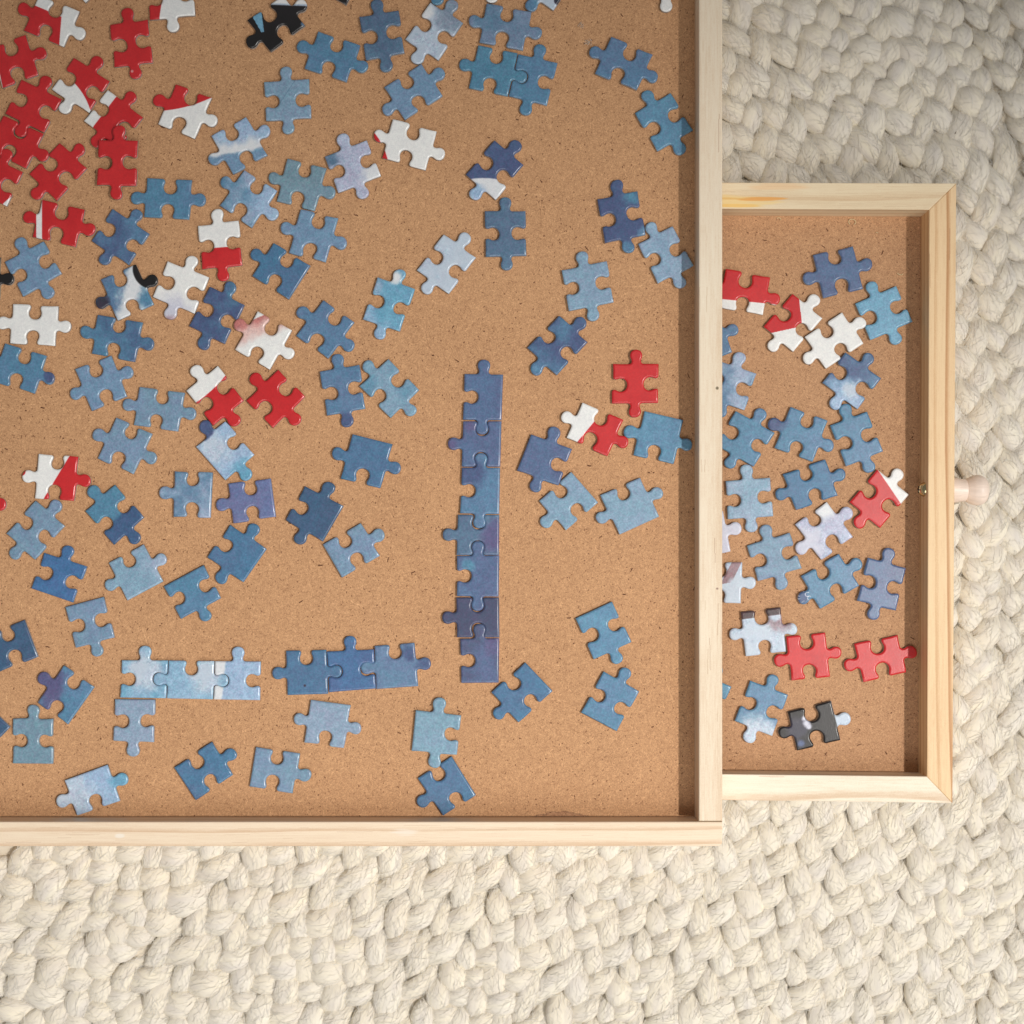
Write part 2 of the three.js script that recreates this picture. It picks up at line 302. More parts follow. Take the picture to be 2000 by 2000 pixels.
  for (let i = 0; i < 90; i++) {
    const x = rr(-0.27, 0.27), z = rr(-0.27, 0.27);
    if (!visible(x, z)) continue;
    const g = new THREE.CylinderGeometry(0.00012, 0.0002, rr(0.0006, 0.0018), 5); g.rotateX(1.5); g.rotateY(rnd() * 6); g.translate(x, rr(-0.004, 0.0005), z); chaff.push(g);
  }
  mesh('chaff', mergeGeometries(chaff), new THREE.MeshStandardMaterial({ color: new THREE.Color(0.16, 0.11, 0.08), roughness: 0.9 }), rug).userData.kind = 'stuff';
}

// ---------------------------------------------------------------- puzzle pieces
const COL = {
  white: [[240, 241, 240], [236, 237, 236]], red: [[207, 44, 48], [196, 34, 40]], pink: [[228, 150, 150], [228, 150, 150]],
  blue: [[84, 133, 174], [98, 132, 178]], blue2: [[72, 120, 166], [84, 112, 158]], royal: [[66, 112, 172], [74, 116, 178]], royal2: [[72, 112, 168], [82, 104, 162]],
  slateblue: [[90, 128, 172], [100, 124, 168]], slate: [[88, 112, 150], [96, 128, 164]], light: [[132, 162, 194], [140, 160, 196]], steel: [[118, 150, 190], [122, 146, 188]], steelblue: [[96, 146, 186], [90, 134, 178]],
  pblue: [[146, 176, 208], [136, 166, 202]], greyblue: [[122, 150, 182], [126, 146, 188]], lavgrey: [[142, 162, 194], [152, 160, 194]], lav: [[176, 190, 220], [184, 186, 216]], lavw: [[206, 208, 226], [196, 200, 222]],
  sky: [[150, 184, 222], [160, 190, 224]], skyl: [[140, 184, 218], [152, 190, 224]], skyb: [[112, 168, 208], [120, 170, 210]], pale: [[190, 206, 224], [178, 200, 226]], cloud: [[222, 226, 232], [226, 230, 234]], grey: [[140, 152, 180], [146, 156, 184]],
  teal: [[84, 138, 176], [80, 132, 172]], teal2: [[104, 164, 204], [112, 168, 206]], lteal: [[126, 160, 188], [134, 160, 194]], tealgrey: [[122, 150, 172], [126, 152, 180]], tealgrey2: [[118, 148, 174], [126, 152, 182]],
  indigo: [[76, 88, 138], [80, 100, 148]], indigo2: [[78, 80, 118], [72, 74, 112]], indiblue: [[90, 104, 152], [86, 114, 162]], navy: [[66, 96, 146], [60, 88, 136]], navyblue: [[62, 96, 138], [70, 92, 132]], bluelav: [[100, 134, 172], [134, 146, 184]], bluelav2: [[98, 132, 172], [108, 126, 172]],
  purple: [[100, 92, 142], [94, 88, 140]], purpleb: [[108, 116, 172], [118, 116, 166]], black: [[25, 23, 24], [34, 30, 33]], dark: [[54, 50, 72], [62, 54, 74]], brown: [[74, 58, 62], [86, 70, 74]], mauve: [[180, 156, 168], [186, 164, 176]], mauve2: [[140, 112, 120], [156, 130, 140]], pinkw: [[230, 190, 184], [228, 196, 190]], rose: [[196, 120, 116], [200, 132, 128]],
};
const mute = (c) => { const l = c[0] * 0.3 + c[1] * 0.55 + c[2] * 0.15; return c[2] > c[0] + 8 ? c.map((v, i) => (v + (l + 6 - v) * 0.18) * (l < 170 ? [0.96, 1.015, 1][i] : 1)) : c; };
const ATLAS = 2048, CELL = 170, PERROW = 12, SPAN = 172 * PX, atlas = new Uint8Array(ATLAS * ATLAS * 4).fill(255);
const atlasTex = texture(atlas, ATLAS, ATLAS);
const LN = 256, linen = new Uint8Array(LN * LN * 4);
for (let y = 0; y < LN; y++) for (let x = 0; x < LN; x++) { const p = (y * LN + x) * 4; linen[p] = linen[p + 1] = linen[p + 2] = clamp(128 + (noise(x / 3, y / 3, 501) - 0.5) * 150 + (fbm(x / 14, y / 14, 502) - 0.5) * 110); linen[p + 3] = 255; }
const linenTex = texture(linen, LN, LN, false); linenTex.wrapS = linenTex.wrapT = THREE.MirroredRepeatWrapping; linenTex.repeat.set(30, 30); linenTex.needsUpdate = true;
const printMat = new THREE.MeshPhysicalMaterial({ map: atlasTex, bumpMap: linenTex, bumpScale: 0.00004, roughness: 0.36, clearcoat: 0.4, clearcoatRoughness: 0.2 });
const cardMat = new THREE.MeshStandardMaterial({ color: new THREE.Color(0.40, 0.36, 0.33), roughness: 0.95 });

function bez(p0, p1, p2, p3, n, out) { for (let i = 1; i <= n; i++) { const t = i / n, u = 1 - t; out.push([u * u * u * p0[0] + 3 * u * u * t * p1[0] + 3 * u * t * t * p2[0] + t * t * t * p3[0], u * u * u * p0[1] + 3 * u * u * t * p1[1] + 3 * u * t * t * p2[1] + t * t * t * p3[1]]); } }
function profile() {                   // a tab on an edge along +s, bulging to +h (photo pixels)
  const left = [[-15.5, 0]];
  bez([-15.5, 0], [-11.5, 0], [-9.4, 2.2], [-9.8, 6.2], 6, left);
  bez([-9.8, 6.2], [-10.2, 9.8], [-12.6, 12.0], [-12.6, 16.6], 5, left);
  bez([-12.6, 16.6], [-12.6, 24.0], [-7.2, 28.6], [0, 28.6], 8, left);
  return left.concat(left.slice(0, -1).reverse().map(([s, h]) => [-s, h]));
}
const TAB = profile();
function outline(c, edges, exact) {
  const pts = [];
  for (let e = 0; e < 4; e++) {
    const [x0, y0] = c[e], [x1, y1] = c[(e + 1) % 4], L = Math.hypot(x1 - x0, y1 - y0), dx = (x1 - x0) / L, dy = (y1 - y0) / L, nx = dy, ny = -dx, type = edges[e];
    const sg = type === 'T' ? 1 : -1, mid = L / 2 + (exact ? 0 : rr(-1.6, 1.6)), k = exact ? 1 : rr(0.95, 1.05), skew = exact ? 0 : rr(-0.07, 0.07), bow = type === 'F' || exact ? 0 : rr(-1.1, 1.1);
    const put = (s, h) => { const w = type === 'F' ? 0 : bow * Math.sin(s / L * Math.PI * 2); pts.push([x0 + dx * s + nx * (h + w), y0 + dy * s + ny * (h + w)]); };
    put(0, 0);
    if (type === 'F') { put(L * 0.33, 0); put(L * 0.66, 0); } else {
      put((mid - 16) / 2, 0);
      for (const [s, h] of TAB) put(mid + (s + skew * h * sg) * k, h * k * sg);
      put((L + mid + 16) / 2, 0);
    }
  }
  return pts;
}
function inset(pts, d) {               // move every point inward along its mitre (outline runs clockwise in the picture)
  const n = pts.length;
  return pts.map((p, i) => {
    const a = pts[(i + n - 1) % n], b = pts[(i + 1) % n], ux = p[0] - a[0], uy = p[1] - a[1], vx = b[0] - p[0], vy = b[1] - p[1], lu = Math.hypot(ux, uy) || 1, lv = Math.hypot(vx, vy) || 1;
    const mx = -uy / lu - vy / lv, my = ux / lu + vx / lv, m = Math.hypot(mx, my) || 1, cosh = Math.max(0.55, m / 2);
    return [p[0] + mx / m * d / cosh, p[1] + my / m * d / cosh];
  });
}
let cell = 0;
function piece(inDrawer, q, edges, base, label, layers, o) {
  const floor = inDrawer ? DRAWER_FLOOR : 0, yTop = floor + THICK, sc = scaleAt(yTop);
  const c = [[q[0], q[1]], [q[2], q[3]], [q[4], q[5]], [q[6], q[7]]], mx = (q[0] + q[2] + q[4] + q[6]) / 4, my = (q[1] + q[3] + q[5] + q[7]) / 4;
  const th = Math.atan2(q[3] - q[1] + q[5] - q[7], q[2] - q[0] + q[4] - q[6]), co = Math.cos(th), si = Math.sin(th);
  const loc = c.map(([x, y]) => [(x - mx) * co + (y - my) * si, -(x - mx) * si + (y - my) * co]);
  const line = inset(outline(loc, edges, o.joined), 0.35);
  const id = cell++, cu = id % PERROW, cv = Math.floor(id / PERROW);
  // print
  const [ca, cb] = COL[base].map(mute), cm = o.mix ? mute(COL[o.mix][0]) : cb, blueish = ca[2] > ca[0] + 12, amp = base === 'white' || base === 'red' || base === 'black' ? 0.35 : 1, sd = 600 + id * 5;
  const soft = (v, w) => w <= 1 ? (v > 0 ? 1 : v < -1 ? 0 : v + 1) : smooth(v / w + 0.5);
  for (let j = 0; j < CELL; j++) for (let i = 0; i < CELL; i++) {
    const lx = ((i + 0.5) / CELL - 0.5) * 172, ly = ((j + 0.5) / CELL - 0.5) * 172, X = mx + lx * co - ly * si, Y = my + lx * si + ly * co;
    const m = smooth((fbm(X / 38 + id, Y / 38, sd) - 0.5) * 1.9 + 0.45) * (o.mix ? 0.75 : 0.7);
    let r = ca[0] + (cm[0] - ca[0]) * m, g = ca[1] + (cm[1] - ca[1]) * m, b = ca[2] + (cm[2] - ca[2]) * m;
    for (const l of layers) {
      let k = 0;
      const wob = l.soft > 4 ? (fbm(X / 14, Y / 14, sd + 3) - 0.5) * l.soft * 0.8 : 0;
      if (l.line) { const [x1, y1, x2, y2] = l.line, L = Math.hypot(x2 - x1, y2 - y1); k = soft(((x2 - x1) * (Y - y1) - (y2 - y1) * (X - x1)) / L + wob, l.soft); }
      else if (l.blob) { const [bx, by, br] = l.blob; k = soft(br - Math.hypot(X - bx, Y - by) + wob, l.soft); }
      else { let inside = false; const p = l.poly; for (let a = 0, z = p.length - 2; a < p.length; z = a, a += 2) if ((p[a + 1] > Y) !== (p[z + 1] > Y) && X < (p[z] - p[a]) * (Y - p[a + 1]) / (p[z + 1] - p[a + 1]) + p[a]) inside = !inside; k = inside ? 1 : 0; }
      if (k > 0) { const [la, lb] = COL[l.c].map(mute); r += (la[0] + (lb[0] - la[0]) * m - r) * k; g += (la[1] + (lb[1] - la[1]) * m - g) * k; b += (la[2] + (lb[2] - la[2]) * m - b) * k; }
    }
    const lum = (r + g + b) / 3, a2 = lum > 205 || lum < 60 || r > g * 2 ? 0.35 : 1;
    const t = 1 + ((noise(X / 2.2, Y / 2.2, sd + 1) - 0.5) * 0.16 + (hash(i, j, sd) - 0.5) * 0.09 + (fbm(X / 9, Y / 9, sd + 2) - 0.5) * 0.14) * a2, tt = (noise(X / 3.1, Y / 3.1, sd + 4) - 0.5) * 12 * (blueish ? a2 : 0.2);
    const p = ((cv * CELL + j) * ATLAS + cu * CELL + i) * 4;
    atlas[p] = clamp(r * t + tt); atlas[p + 1] = clamp(g * t - tt * 0.4); atlas[p + 2] = clamp(b * (1 + (t - 1) * 0.8));
  }
  const dab = (X, Y, col, k) => { const lx = (X - mx) * co + (Y - my) * si, ly = -(X - mx) * si + (Y - my) * co, i = Math.round((lx / 172 + 0.5) * CELL - 0.5), j = Math.round((ly / 172 + 0.5) * CELL - 0.5), p = ((cv * CELL + j) * ATLAS + cu * CELL + i) * 4; for (let n = 0; n < 3; n++) atlas[p + n] += (col[n] - atlas[p + n]) * k; };
  if (o.scratch) { const [x1, y1, x2, y2] = o.scratch, n = Math.hypot(x2 - x1, y2 - y1) * 1.2; for (let i = 0; i <= n; i++) dab(x1 + (x2 - x1) * i / n, y1 + (y2 - y1) * i / n, [70, 96, 130], 0.45); }
  if (o.text) {                        // the end of a line of tiny print that runs over the tab
    const arc = (x, y, r, a0, a1) => { for (let a = a0; a < a1; a += 0.12) dab(x + r * Math.cos(a), y + r * Math.sin(a), [226, 230, 238], 0.8); };
    arc(1577, 1161, 4.2, 0.9, 5.4); arc(1581, 1168, 4.0, 0.9, 5.4); arc(1560, 1167, 3.0, 0.9, 5.4);
    for (let i = 0; i < 5; i++) { dab(1566 + i, 1176 - i * 0.6, [226, 230, 238], 0.8); dab(1568 + i, 1156 - i * 0.4, [226, 230, 238], 0.7); }
  }
  // shape: card wall, then the printed face that rolls over its edge
  const n = line.length, rings = [[0, -0.00060], [0.3, -0.00046], [0.9, -0.00031], [1.8, -0.00017], [2.8, -0.00006], [3.8, 0]], P = [], I = [], UV = [], at = ([x, y], h) => { P.push(x * sc, h, y * sc); UV.push((cu * CELL + (x / 172 + 0.5) * CELL) / ATLAS, (cv * CELL + (y / 172 + 0.5) * CELL) / ATLAS); };
  for (const [d, h] of rings) for (const p of inset(line, d)) at(p, THICK + h);
  for (let k = 0; k < rings.length - 1; k++) for (let i = 0; i < n; i++) { const i2 = (i + 1) % n, a = k * n; I.push(a + i, a + n + i, a + i2, a + i2, a + n + i, a + n + i2); }
  const last = (rings.length - 1) * n, tri = THREE.ShapeUtils.triangulateShape(inset(line, 3.8).map(([x, y]) => new THREE.Vector2(x, y)), []);
  const flip = (t) => { const [a, b, d] = t, ax = P[(last + a) * 3], az = P[(last + a) * 3 + 2], ux = P[(last + b) * 3] - ax, uz = P[(last + b) * 3 + 2] - az, vx = P[(last + d) * 3] - ax, vz = P[(last + d) * 3 + 2] - az; return uz * vx - ux * vz < 0; };
  for (const t of tri) flip(t) ? I.push(last + t[0], last + t[2], last + t[1]) : I.push(last + t[0], last + t[1], last + t[2]);
  const face = new THREE.BufferGeometry();
  face.setAttribute('position', new THREE.Float32BufferAttribute(P, 3)); face.setAttribute('uv', new THREE.Float32BufferAttribute(UV, 2)); face.setIndex(I); face.computeVertexNormals();
  for (let i = last; i < last + n; i++) face.attributes.normal.setXYZ(i, 0, 1, 0);
  const WP = [], WI = [];
  for (let i = 0; i < n; i++) { WP.push(line[i][0] * sc, 0, line[i][1] * sc, line[i][0] * sc, THICK - 0.00060, line[i][1] * sc); const i2 = (i + 1) % n; WI.push(i * 2, i * 2 + 1, i2 * 2, i2 * 2, i * 2 + 1, i2 * 2 + 1); }
  const wall = new THREE.BufferGeometry();
  wall.setAttribute('position', new THREE.Float32BufferAttribute(WP, 3)); wall.setIndex(WI); wall.computeVertexNormals();
  const g = new THREE.Group(); g.name = numbered('puzzle_piece');
  g.position.set(wx(mx, yTop), floor + 0.00002 * (id % 7), wz(my, yTop)); g.rotation.y = -th;
  if (!o.joined) { g.rotateX(rr(-0.007, 0.007)); g.rotateZ(rr(-0.007, 0.007)); g.position.y += 0.0001; }
  if (o.lift) { g.rotation.set(0, -th, 0); g.rotateX(0.045); g.position.y += 0.00165; }
  if (o.lift2) g.position.y += 0.0003;
  scene.add(g);
  tag(g, label, 'puzzle piece', inDrawer ? 'puzzle pieces in the drawer' : 'puzzle pieces on the board');
  mesh('printed_face', face, printMat, g); mesh('card_edge', wall, cardMat, g);
}
piece(0,[76.6,-10.4,155.3,21.7,124.2,91.1,45.5,59],'BTBT','red','red puzzle piece with white end tab, uppermost in the red cluster at the corner',[{line:[115.9,89,122.2,12.4],c:'white',soft:0.6},{line:[95.2,21.7,62.1,7.7],c:'white',soft:0.6}],{});
piece(0,[-20.7,93.2,49.7,67.3,74.5,146,4.1,171.8],'BTBT','red','red puzzle piece with thin white sliver on its edge, cut by the left picture edge',[{line:[-2.5,134.6,5,172.9],c:'white',soft:0.6}],{});
piece(0,[214.3,47.6,288.8,37.3,298.1,122.2,222.6,130.4],'TBTB','red','upright dark red puzzle piece with a pale speck on its lower tab',[{blob:[258.2,139.1,2.3],c:'pink',soft:0.8}],{});
piece(0,[284.7,-42.4,372.7,-51.8,381,30,291.9,38.3],'TBTB','white','white puzzle piece with one red corner, cut by the top picture edge',[{line:[317.8,-12.4,309.9,41.4],c:'red',soft:0.6}],{});
piece(0,[143.9,111.8,214.3,158.4,173.9,220.5,100.4,173.9],'TBTB','red','red and white puzzle piece split by a curve, its white tab pointing down',[{blob:[49.7,254.7,132.5],c:'white',soft:0.8}],{});
piece(0,[41.4,154.2,121.1,193.6,85.9,258.8,9.3,221.5],'TBTB','red','plain red puzzle piece whose lower tab locks into another red piece',[],{joined:1});
piece(0,[6.2,224.6,85.3,260.9,50.7,329.2,-29,289.9],'BTBT','red','plain red puzzle piece locked between two other red pieces by the left edge',[],{joined:1});
piece(0,[-35.2,298.1,44.5,335.4,12.8,402.7,-66.3,365.4],'TBTB','red','red puzzle piece with white corner tip, lowest of the locked red trio',[{line:[2.1,401.7,22.8,383],c:'white',soft:0.6}],{joined:1});
piece(0,[115.9,278.5,169.8,328.2,110.8,392.3,55.9,339.5],'TBTB','red','plain red puzzle piece lying diagonally above the red piece with white stripe',[],{});
piece(0,[210.1,174.9,279.5,228.8,231.9,289.9,163.1,236],'TBTB','red','red puzzle piece with two white square corners, its end under another red tab',[{line:[227.7,187.4,180.1,249.5],c:'white',soft:0.6}],{});
piece(0,[194.6,274.3,271.2,276.4,267.1,363.4,189.4,362.3],'TBTB','red','upright lighter red puzzle piece whose upper tab overlaps a red and white piece',[],{lift:1});
piece(0,[342.7,163.6,414.1,190.5,380.1,271.2,308.5,242.2],'BTBT','white','puzzle piece red above and white below a curved line, alone on bare board',[{blob:[298.1,-47.6,264],c:'red',soft:0.8}],{});
piece(0,[81.8,389.3,165.6,409,148,482.5,63.1,462.8],'BTBT','red','red puzzle piece with one vertical white stripe near its tab',[{line:[81.8,350,81.8,515.6],c:'white',soft:0.4},{line:[70.4,350,70.4,515.6],c:'red',soft:0.4}],{});
piece(0,[165.6,-115.9,225.7,-58,166.7,5.2,107.7,-55.9],'TBBT','white','white puzzle corner tip just showing at the top picture edge beside the red cluster',[],{});
piece(0,[286.7,346.9,375.2,351,369.2,428.7,281.2,423.9],'BTBT','blue','level mid blue puzzle piece directly under the upright lighter red piece',[],{});
piece(0,[482.5,38.9,551.9,-9.3,596.4,49.7,528.5,101],'BTBT','black','black puzzle piece with blue and white highlights at the top edge',[{line:[602.6,12.4,528.1,9.3],c:'pale',soft:2.9},{line:[619.2,9.3,465.9,4.1],c:'white',soft:2.1},{poly:[492.9,32.1,510.5,22.4,516,62.1,510.5,63.1,502.2,48.7],c:'skyb',soft:1},{blob:[591.2,46.6,4.6],c:'slate',soft:4.1}],{});
piece(0,[621.2,60,704,88,677.1,160.5,594.3,133.5],'BTBT','blue','tilted blue puzzle piece just under the black piece',[],{});
piece(0,[701,32.1,778.7,19.7,790.5,103.5,714.5,117.6],'TBTB','slate','upright slate blue puzzle piece with bent waist near the top edge',[],{});
piece(0,[515,159.4,604.2,153.6,607.8,230.8,519.4,236],'TBTB','light','upright light blue puzzle piece with a fine diagonal scratch',[{line:[574,157.3,576.1,157.3],c:'light',soft:0.8}],{scratch:[575.7,157.3,545.7,203.9]});
piece(0,[412.1,265,480.4,227.7,522.9,303.3,455.2,340.6],'BTBT','sky','sky blue puzzle piece with a white cloud band, beside the curved red and white piece',[{line:[403.8,283.6,528.1,267.1],c:'cloud',soft:26.9},{line:[399.7,310.6,474.2,298.1],c:'slateblue',soft:12.4},{line:[490.8,296.1,528.1,289.9],c:'steel',soft:12.4}],{});
piece(0,[633.6,305.4,716.5,273.3,744.4,343.7,660.6,376.8],'TBTB','lav','pale lavender puzzle piece touching the white piece with a red sliver',[{blob:[646.1,310.6,14.5],c:'slate',soft:18.6},{blob:[733,339.5,24.8],c:'cloud',soft:31.1}],{});
piece(0,[561.2,308.6,638.2,328.3,614.4,412.1,539.9,392.9],'BTBT','tealgrey','grey teal puzzle piece between a pale lavender piece and a steel blue one',[],{});
piece(0,[477.3,331.4,541.5,372.4,491.8,445.2,428.7,401.1],'BTBT','blue','blue puzzle piece fading to lavender, between the white-banded and grey teal pieces',[{blob:[526,391.4,41.4],c:'sky',soft:41.4}],{mix:'lav'});
piece(0,[840.8,3.7,905,44.5,856.3,118,791.1,76.6],'TBTB','pale','pale whitish puzzle piece turning blue toward its upper tab, near the top edge',[{blob:[892.5,24.8,39.3],c:'grey',soft:33.1},{blob:[828.4,24.8,18.6],c:'cloud',soft:18.6}],{});
piece(0,[815.9,-99.4,894.6,-99.4,894.6,-19.7,815.9,-19.7],'TBTB','teal','teal puzzle tab peeking in at the top edge above the pale whitish piece',[],{});
piece(0,[950.5,5.8,1038.5,22.4,1021.9,98.3,936,82.8],'BTBT','bluelav','blue grey puzzle piece with lilac patches, resting above the teal joined pair',[],{});
piece(0,[919.5,-103.5,1000.2,-103.5,1000.2,-23.8,919.5,-23.8],'TBTB','white','tiny white puzzle tab peeking in above the blue grey lilac piece',[],{});
piece(0,[1058.2,-89,1124.4,-42.4,1081,20.3,1014.7,-25.9],'TBTB','pale','pale puzzle piece with a dark corner mark, cut by the top picture edge',[{blob:[1035.4,12.4,16.6],c:'blue',soft:12.4},{blob:[1089.2,2.1,7.2],c:'dark',soft:2.5}],{});
piece(0,[934,87,1011.6,103.1,991.9,188,915.3,171.8],'BTBT','teal','teal blue puzzle piece, first of the joined pair near the top',[],{joined:1});
piece(0,[1012.2,104.6,1089.6,122.2,1068.5,206,993.6,187.4],'TBTB','blue','mid blue puzzle piece locked onto the teal piece of the joined pair',[],{joined:1});
piece(0,[749.7,169.8,823.2,123.8,865,187.4,791.1,234],'BTBT','steel','steel blue puzzle piece lying between two whitish pieces',[],{});
piece(0,[767.3,231.9,853.2,256.1,831.5,332.3,746,308.5],'BTBT','white','white puzzle piece with a red sliver on one end',[{blob:[631.7,341.6,128.4],c:'red',soft:0.6}],{});
piece(0,[966,273.3,1023,321.9,968.1,390.3,909.1,340.6],'TBTB','indigo','dark indigo puzzle piece with a pale sky end, alone in open board',[{blob:[944.3,513.5,165.6],c:'cloud',soft:2.9},{blob:[929.8,375.8,16.6],c:'sky',soft:12.4}],{});
piece(0,[946.4,411.7,1026.7,411.7,1028.6,499.5,948.4,501.6],'TBTB','slate','upright slate blue puzzle piece under the half indigo half pale one',[],{});
piece(0,[1193.9,70.8,1275.7,106,1243.6,176,1161.8,143.5],'BTBT','slateblue','tilted blue puzzle piece near the rail below the white lint',[],{});
piece(0,[1240.1,220.5,1309.8,180.5,1354.3,254.2,1284,295.7],'TBTB','steelblue','steel blue puzzle piece with one corner in the shadow of the rail, upper of two',[],{});
piece(0,[1262.2,-82.8,1343,-82.8,1343,-5.2,1262.2,-5.2],'TBTB','white','white puzzle tab hanging into view beside the rail at the top edge',[],{});
piece(0,[1166.4,388.3,1245.7,372.8,1261.2,458.7,1181.5,474.8],'TBTB','indigo','dark indigo puzzle piece with teal corner, touching a pale blue piece by the rail',[{blob:[1232.2,384.2,14.5],c:'teal',soft:18.6},{blob:[1257,453.5,10.4],c:'blue',soft:10.4},{blob:[1226,484.6,12.4],c:'blue',soft:12.4}],{});
piece(0,[1246.1,475.9,1314,441.1,1355.4,518.7,1285,553.9],'TBTB','pblue','pale blue puzzle piece with one corner in the shadow of the rail',[],{});
piece(0,[1096.6,527.4,1185.6,509.4,1199.1,590.2,1111.1,607.8],'TBTB','light','light blue puzzle piece right above an indigo blue piece on open board',[],{});
piece(0,[1092.4,616,1148.3,668.2,1087.7,733,1029.3,679.2],'TBTB','indigo','indigo puzzle piece turning blue at its lower tab, above the upright red piece',[{blob:[1037.6,722.7,22.8],c:'blue',soft:22.8}],{mix:'blue'});
piece(0,[1197.1,710,1286.7,710.5,1285.7,787.1,1195.2,788.3],'TBTB','red','upright bright red puzzle piece on open board near the rail',[],{});
piece(0,[1137.7,785.6,1218.4,819.8,1186.3,891.2,1106.6,855],'BTBT','red','half white half red puzzle piece just below the upright bright red one',[{line:[1160.5,822.9,1124.2,866.4],c:'white',soft:0.6}],{});
piece(0,[1258.8,802.2,1335.4,820.2,1315.7,906.7,1237.1,889.1],'FTBT','steelblue','steel blue edge piece whose tab touches the rail',[],{});
piece(0,[1037.3,847.7,1118,876.7,1091.1,948.1,1009.3,919.2],'TBTF','indiblue','indigo blue edge piece with a slanted flat side facing the vertical chain',[],{});
piece(0,[1052.8,978.2,1115.9,921.2,1168.7,981.3,1105.6,1036.1],'BFBT','light','light steel edge piece touching the indigo blue edge piece',[],{});
piece(0,[1171.8,966.8,1250.5,932.6,1287.8,1009.2,1210.1,1044.4],'BTFT','light','light blue edge piece with flat side facing down, below the one touching the rail',[],{});
piece(0,[866.7,457.2,930.2,502.8,876.6,574,813.5,527.6],'TBTB','pale','very pale blue puzzle piece beside the upright slate blue piece',[],{});
piece(0,[737.3,540.5,810.8,564.3,781.2,647.5,708.7,623.7],'TBTB','sky','bright sky blue puzzle piece with white cloud on its upper tab',[{blob:[747.6,552.9,24.8],c:'lav',soft:18.6},{blob:[782.8,588.1,62.1],c:'teal2',soft:62.1},{blob:[771.4,542.5,11.4],c:'cloud',soft:12.4}],{});
piece(0,[219.5,406.9,292.3,456.6,251.6,517.7,178.1,470.1],'TBTB','slateblue','slate blue puzzle piece touching the tab of the red striped piece',[],{mix:'indigo'});
piece(0,[8.3,511.1,84.9,470.5,120.5,534.3,44.5,579.4],'TBTB','steel','light steel blue puzzle piece next to the black tab at the left edge',[],{});
piece(0,[-78.7,504.2,1,502.2,-2.1,586,-80.7,588.1],'BTBT','black','black puzzle tab poking in at the left picture edge',[],{});
piece(0,[195.7,545.7,265,515.6,300.6,594.7,229.8,626.4],'BTBT','slateblue','puzzle piece with black tab, white streak and dark blue end',[{line:[225.7,619.2,244.3,536.3],c:'cloud',soft:26.9},{blob:[198.8,594.3,15.5],c:'dark',soft:12.4},{blob:[291.9,588.1,22.8],c:'blue',soft:22.8},{blob:[299.2,524.9,39.8],c:'black',soft:2.9}],{});
piece(0,[327.1,509.4,408.5,541.5,379.9,612.9,298.1,579.8],'TBTB','white','white puzzle piece turning lilac toward its lower tab, beside the red-bottomed piece',[{blob:[335.4,606.7,29],c:'lavw',soft:37.3},{blob:[331.3,627.4,12.4],c:'mauve',soft:14.5}],{});
piece(0,[24.8,593.3,113.9,597.8,107.7,675.7,19.3,670.5],'BTBT','white','level plain white puzzle piece at the left picture edge',[],{});
piece(0,[190.5,614,279.5,629.5,263.4,707.1,178.5,690.6],'BTBT','blue','blue puzzle piece with indigo cloud, below the black-tabbed piece',[],{mix:'indigo'});
piece(0,[9.3,669.9,91.5,694.7,67.3,769.3,-14.9,744.4],'BTBT','blue','blue puzzle piece with an indigo tab under the plain white piece',[{blob:[97.3,735.1,12.4],c:'indigo',soft:4.1}],{});
piece(0,[145.5,720.7,217.4,693.8,248,774.1,179.1,802.9],'BTBT','steel','steel blue puzzle piece under the blue piece with indigo cloud',[],{});
piece(0,[410,559.1,478,595.3,439,671.9,368.6,636.7],'TBTB','indigo','mottled indigo puzzle piece beside the white piece with pink smear',[],{mix:'teal'});
piece(0,[386.2,440.5,465.9,430.3,473.6,518.1,394.5,526],'TBTB','white','upright puzzle piece white above and red below',[{line:[370.7,489.1,494.9,478.4],c:'red',soft:0.6}],{});
piece(0,[587.1,408,661,425.6,636.1,512.5,563.7,493.9],'BTBT','steel','steel blue puzzle piece hanging under the grey teal piece',[],{scratch:[643,454.6,654.3,465.9]});
piece(0,[534.3,473.8,606.7,518.7,564.3,585,492.2,538.8],'BFBT','blue2','deep blue edge piece touching the steel blue piece under the grey teal one',[],{});
piece(0,[503.2,607.1,570.5,645,527,722.3,458.7,682.9],'BTBT','white','white puzzle piece with a pink smear and pink tab',[{line:[548.8,641.9,461.8,675.1],c:'pinkw',soft:26.9},{line:[528.1,623.3,449.4,650.2],c:'rose',soft:18.6},{poly:[492.9,625.4,523.9,611.3,523.9,594.3,492.9,594.3],c:'white',soft:1}],{});
piece(0,[631.6,585.4,692.7,629.5,640.9,700.5,577.7,655.4],'BTBT','slateblue','slate blue puzzle piece above the upright blue piece by the light teal one',[],{});
piece(0,[623.9,725.3,702,712,713.8,798.3,638.2,811.8],'TBTB','slateblue','upright blue puzzle piece touching the light teal diamond-turned piece',[{blob:[679.2,822.2,18.6],c:'indigo',soft:18.6}],{});
piece(0,[701,754.2,759,700.6,819,761.5,763.1,816.4],'TBTB','light','light teal puzzle piece turned on its corner beside the upright blue piece',[],{mix:'teal'});
piece(0,[363.5,763.1,425.6,714.1,476.3,782.4,416.3,831.5],'TBTB','red','puzzle piece half white half red, its red tab on the pale sky edge piece',[{blob:[250.6,584.1,241.2],c:'white',soft:0.6}],{lift2:1});
piece(0,[480,782.4,543.6,721.3,596,774.5,533.2,836.2],'TBTB','red','plain red puzzle piece turned on its corner, touching the half white one',[],{});
piece(0,[382.1,872.3,440.1,822.6,497,888,440.1,938.1],'TBTF','sky','pale sky edge piece with an indigo tab and long flat side',[{blob:[418.3,876,31.1],c:'pale',soft:33.1},{blob:[394.5,836.6,23.8],c:'indigo',soft:6.2},{blob:[478.4,925.7,26.9],c:'teal2',soft:22.8}],{});
